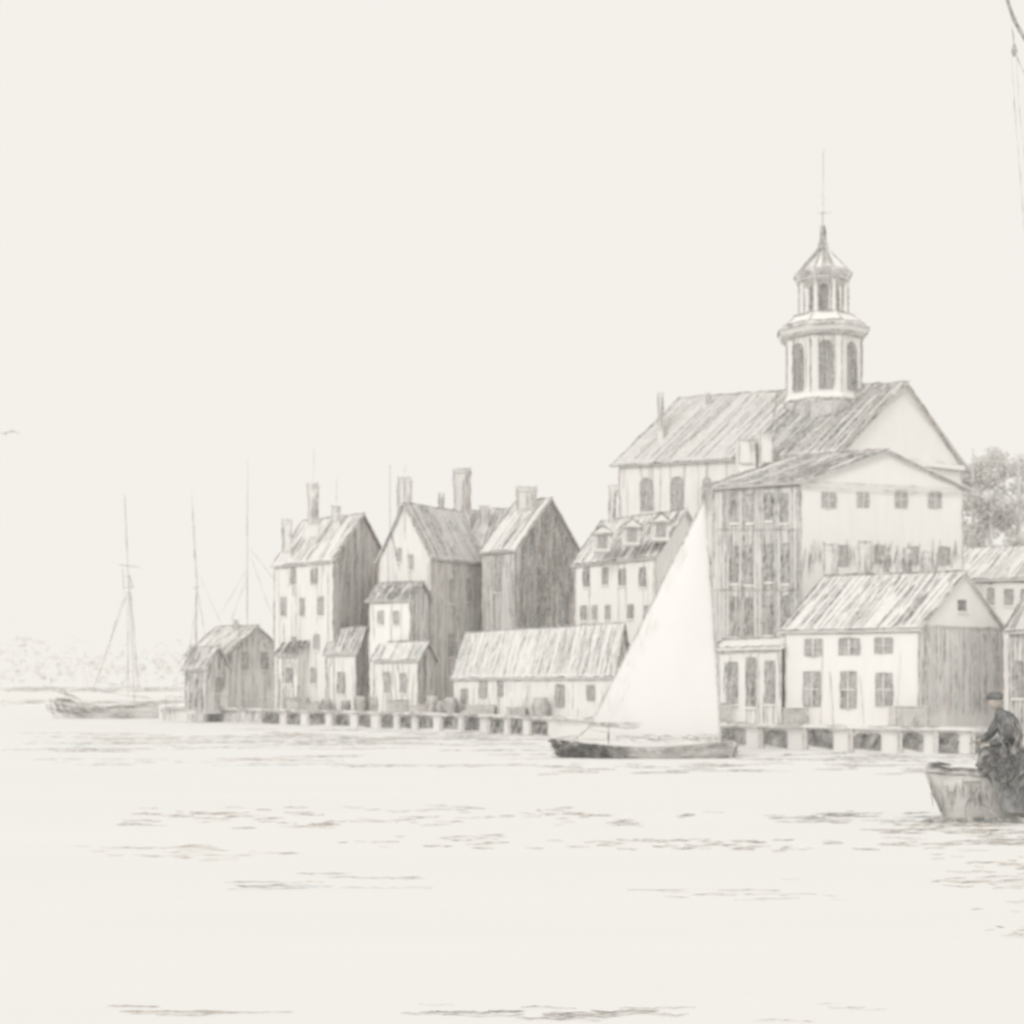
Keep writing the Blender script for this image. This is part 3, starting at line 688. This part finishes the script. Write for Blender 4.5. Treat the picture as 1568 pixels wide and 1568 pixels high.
    for i in range(70):
        q=J['pel'].lerp(J['ch'],U(-.1,1.2))+Vector((U(-.2,.2)*s,-.3*s,0)); k.line([q,q+Vector((U(-.12,.12),U(-.02,.02),-U(.08,.28)))*s],1.2,U(.12,.36),1)
    for w in('L','R'):
        for i in range(14):
            q=J['s'+w].lerp(J['e'+w],U(0,1))+Vector((U(-.06,.06),-.1*s,0)); k.line([q,q+Vector((U(-.1,.02),0,-U(.05,.16)))*s],1.2,.14,.6)
    k.make('coat_folds',e)
    return e
d=30.6
rbt=empty('rowing_boat',PL(1560,d,0)); rs=Sk()
xa=PL(1416,d).x; xb=xa+5.2
rail,_=hull(rbt,WOODL,xa,xb,d,-.15,lambda t:.93+.35*abs(.5-t)**1.8-.05,1.7,rake=.45)
for k in range(3): rs.line([p+Vector((0,-.04,-.045*k+.03)) for p in rail],1.5,.2 if k!=1 else .4,.9)
rs.line([p+Vector((.06,0,-.22)) for p in rail],1.1,.4,.9); rs.line([p+Vector((.14,.03,-.45)) for p in rail],1.0,.45,.9)
for k in range(190):
    i=random.randint(0,7); t=U(0,1); p=rail[i].lerp(rail[i+1],t)+Vector((U(.05,.15),-.05,-U(.02,.45))); rs.line([p,p+Vector((U(-.02,.14),.06,-U(.1,.35)))],1.1,.46 if i<2 else .34)
rs.line([PL(1418,d-.1,.95),PL(1428,d-.1,.5),PL(1442,d-.1,.15),PL(1450,d-.1,.02)],1.6,.26)
for k in range(44):
    x=U(1405,1590); rs.line([PL(x,d-1.0,.03)+Vector((0,0,U(-.0,.1))),PL(x+U(20,60),d-1.0,.03)],1.5,.24)
rs.line([P(1418,1172,d-.3),P(1436,1176,d-.3),P(1502,1178,d-.5)],2,.2)
for q in range(14): rs.line([P(1422+U(-4,20),1168+U(-4,8),d-.5),P(1440+U(-4,20),1172+U(-2,10),d-.5)],1.4,.2)
th=MB()
for x in(1475,1540,1610): th.box(PL(x,d),.28,1.3,.78,.83)
th.make('thwarts',WOODL,rbt)
vs=[];fs=[];nx,ny=30,20
for j in range(ny+1):
    for i in range(nx+1):
        u=i/nx; v=j/ny; x=1482+u*150
        zt_=1.05+.42*min(1,u/.14)**.6-.1*u+.03*math.sin(u*17)+.02*math.sin(u*41)
        zb_=.92-.72*min(1,max(0,(u-.06)/.12))
        z=zt_+(zb_-zt_)*v
        ov=max(0,1-v/.5)
        y=d-.95+.5*ov**1.5-.05*math.sin(u*29+5*v)-.03*math.sin(u*57-8*v)-.03*math.sin(v*11+u*6)
        vs.append(Vector(((x-CX)/F*d+.05*math.sin(v*6+u*3),y,z)))
for j in range(ny):
    for i in range(nx): a=j*(nx+1)+i; fs.append((a,a+1,a+nx+2,a+nx+1))
mesh('tarpaulin',vs,fs,mat('tarpaulin',.32,.13,(4,4,2),(1,1,1)),rbt,True)
fd=Sk()
for k in range(240):
    i=int(nx*R()*.9); j=int((ny-6)*R()); st_=random.choice([2,3,5]); ii=min(nx,max(0,i+random.choice([-3,-2,-1,1,2])))
    p=vs[j*(nx+1)+i]+Vector((0,-.05,0)); q=vs[(j+st_)*(nx+1)+ii]+Vector((0,-.05,0)); dk=j/ny
    fd.line([p,p.lerp(q,.5)+Vector((U(-.03,.03),-.03,0)),q],1.2,.15 if dk<.45 else .28,.6)
fd.make('tarpaulin_folds',rbt,GRAPHD)
rs.line([P(1500,1200,d-1.1),P(1478,1235,d-1.1),P(1480,1262,d-1.1)],1.7,.2); rs.line([P(1505,1230,d-1.1),P(1530,1255,d-1.1),P(1568,1258,d-1.1)],1.6,.2)
rs.make('planking_lines',rbt)
boatman('boatman',1548,1146,30.4,1.32,1.0,-1)
boatman('boatman',1632,1150,31.0,1.25,.6,-1)
d=34; v_=empty('fishing_smack',PL(1700,d,0)); b=MB(); s=Sk()
spar(b,P(1536,-20,d),P(1552,30,d),.035,.04); spar(b,P(1552,30,d),P(1600,110,d),.04,.05); spar(b,P(1600,110,d),P(1690,240,d),.05,.06)
spar(b,P(1700,-200,d),P(1700,1180,d),.08,.14); b.rev(P(1553,0,d).to_2d(),[(.03,ZY(86,d)),(.07,ZY(78,d)),(.03,ZY(68,d))],8)
b.make('mast_and_gaff',mat('spar_wood',.5,.12,(5,5,5)),v_)
for k in range(3): s.line([P(1536+k,-20,d-.1),P(1553+k,32,d-.1),P(1590,95,d-.1)],1.4,.28,.8)
s.line([P(1549,40,d-.1),P(1554,80,d-.1),P(1572,120,d-.1)],1.2,.3); s.line([P(1549,85,d-.1),P(1554,170,d-.1),P(1566,320,d-.1),P(1600,700,d-.1)],.8,.5,.4); s.line([P(1556,85,d-.1),P(1562,180,d-.1),P(1580,330,d-.1)],.6,.56,.4)
s.make('rigging',v_)
hull(v_,WOODL,PL(1600,d+1).x,PL(2100,d).x,d+1.5,-.3,lambda t:1.2+.5*abs(.5-t)**1.6,2.4)
gd=60; ge=empty('seagull',P(10,664,gd)); b=MB(); c=P(8,664,gd)
for sg,l in((1,.65),(-1,.5)):
    pts=[c+Vector((0,-.06,0)),c+Vector((0,.08,0)),c+Vector((sg*l*.5,.1,.14)),c+Vector((sg*l*.5,-.05,.14)),c+Vector((sg*l,.03,.02))]
    b.add(pts,[(0,1,2,3),(3,2,4)])
b.rev((c.x,c.y),[(.01,c.z-.09),(.05,c.z-.03),(.05,c.z+.02),(.01,c.z+.05)],8); b.make('wings_and_body',CREAM,ge)
s=Sk(); s.line([c+Vector((-.5,-.05,.03)),c+Vector((0,-.08,0)),c+Vector((.3,-.05,.06)),c+Vector((.65,-.05,-.02))],1.0,.55); s.make('feather_lines',ge)
# ---------------------------------------------------------------- light, world, camera
w=bpy.data.worlds.new('World'); scene.world=w; w.use_nodes=True; nt=w.node_tree
bg=nt.nodes['Background']; bg.inputs['Color'].default_value=(.902,.872,.826,1); bg.inputs['Strength'].default_value=1
sky=nt.nodes.new('ShaderNodeTexSky'); sky.sky_type='NISHITA'; sky.sun_disc=False
sky.sun_elevation=math.radians(36); sky.sun_rotation=math.radians(209); sky.dust_density=5
bg2=nt.nodes.new('ShaderNodeBackground'); bg2.inputs['Strength'].default_value=.001
nt.links.new(sky.outputs['Color'],bg2.inputs['Color'])
ad=nt.nodes.new('ShaderNodeAddShader'); nt.links.new(bg.outputs[0],ad.inputs[0]); nt.links.new(bg2.outputs[0],ad.inputs[1])
nt.links.new(ad.outputs[0],nt.nodes['World Output'].inputs['Surface'])
sl=bpy.data.lights.new('sun','SUN'); sl.energy=.85; sl.angle=math.radians(20); sl.color=(1,.97,.93)
so=bpy.data.objects.new('sun',sl); scene.collection.objects.link(so)
dirv=Vector((.42,.75,-.62)); so.rotation_euler=dirv.to_track_quat('-Z','Y').to_euler()
cam=bpy.data.cameras.new('camera'); co=bpy.data.objects.new('camera',cam); scene.collection.objects.link(co)
co.location=(0,0,EYE); co.rotation_euler=(math.pi/2,0,0)
cam.sensor_width=36; cam.lens=36*F/1568; cam.shift_y=(HY-784)/1568
cam.clip_end=8000; cam.dof.use_dof=True; cam.dof.focus_distance=5; cam.dof.aperture_fstop=4.6
scene.camera=co
scene.view_settings.view_transform='Standard'; scene.view_settings.look='None'; scene.view_settings.exposure=0
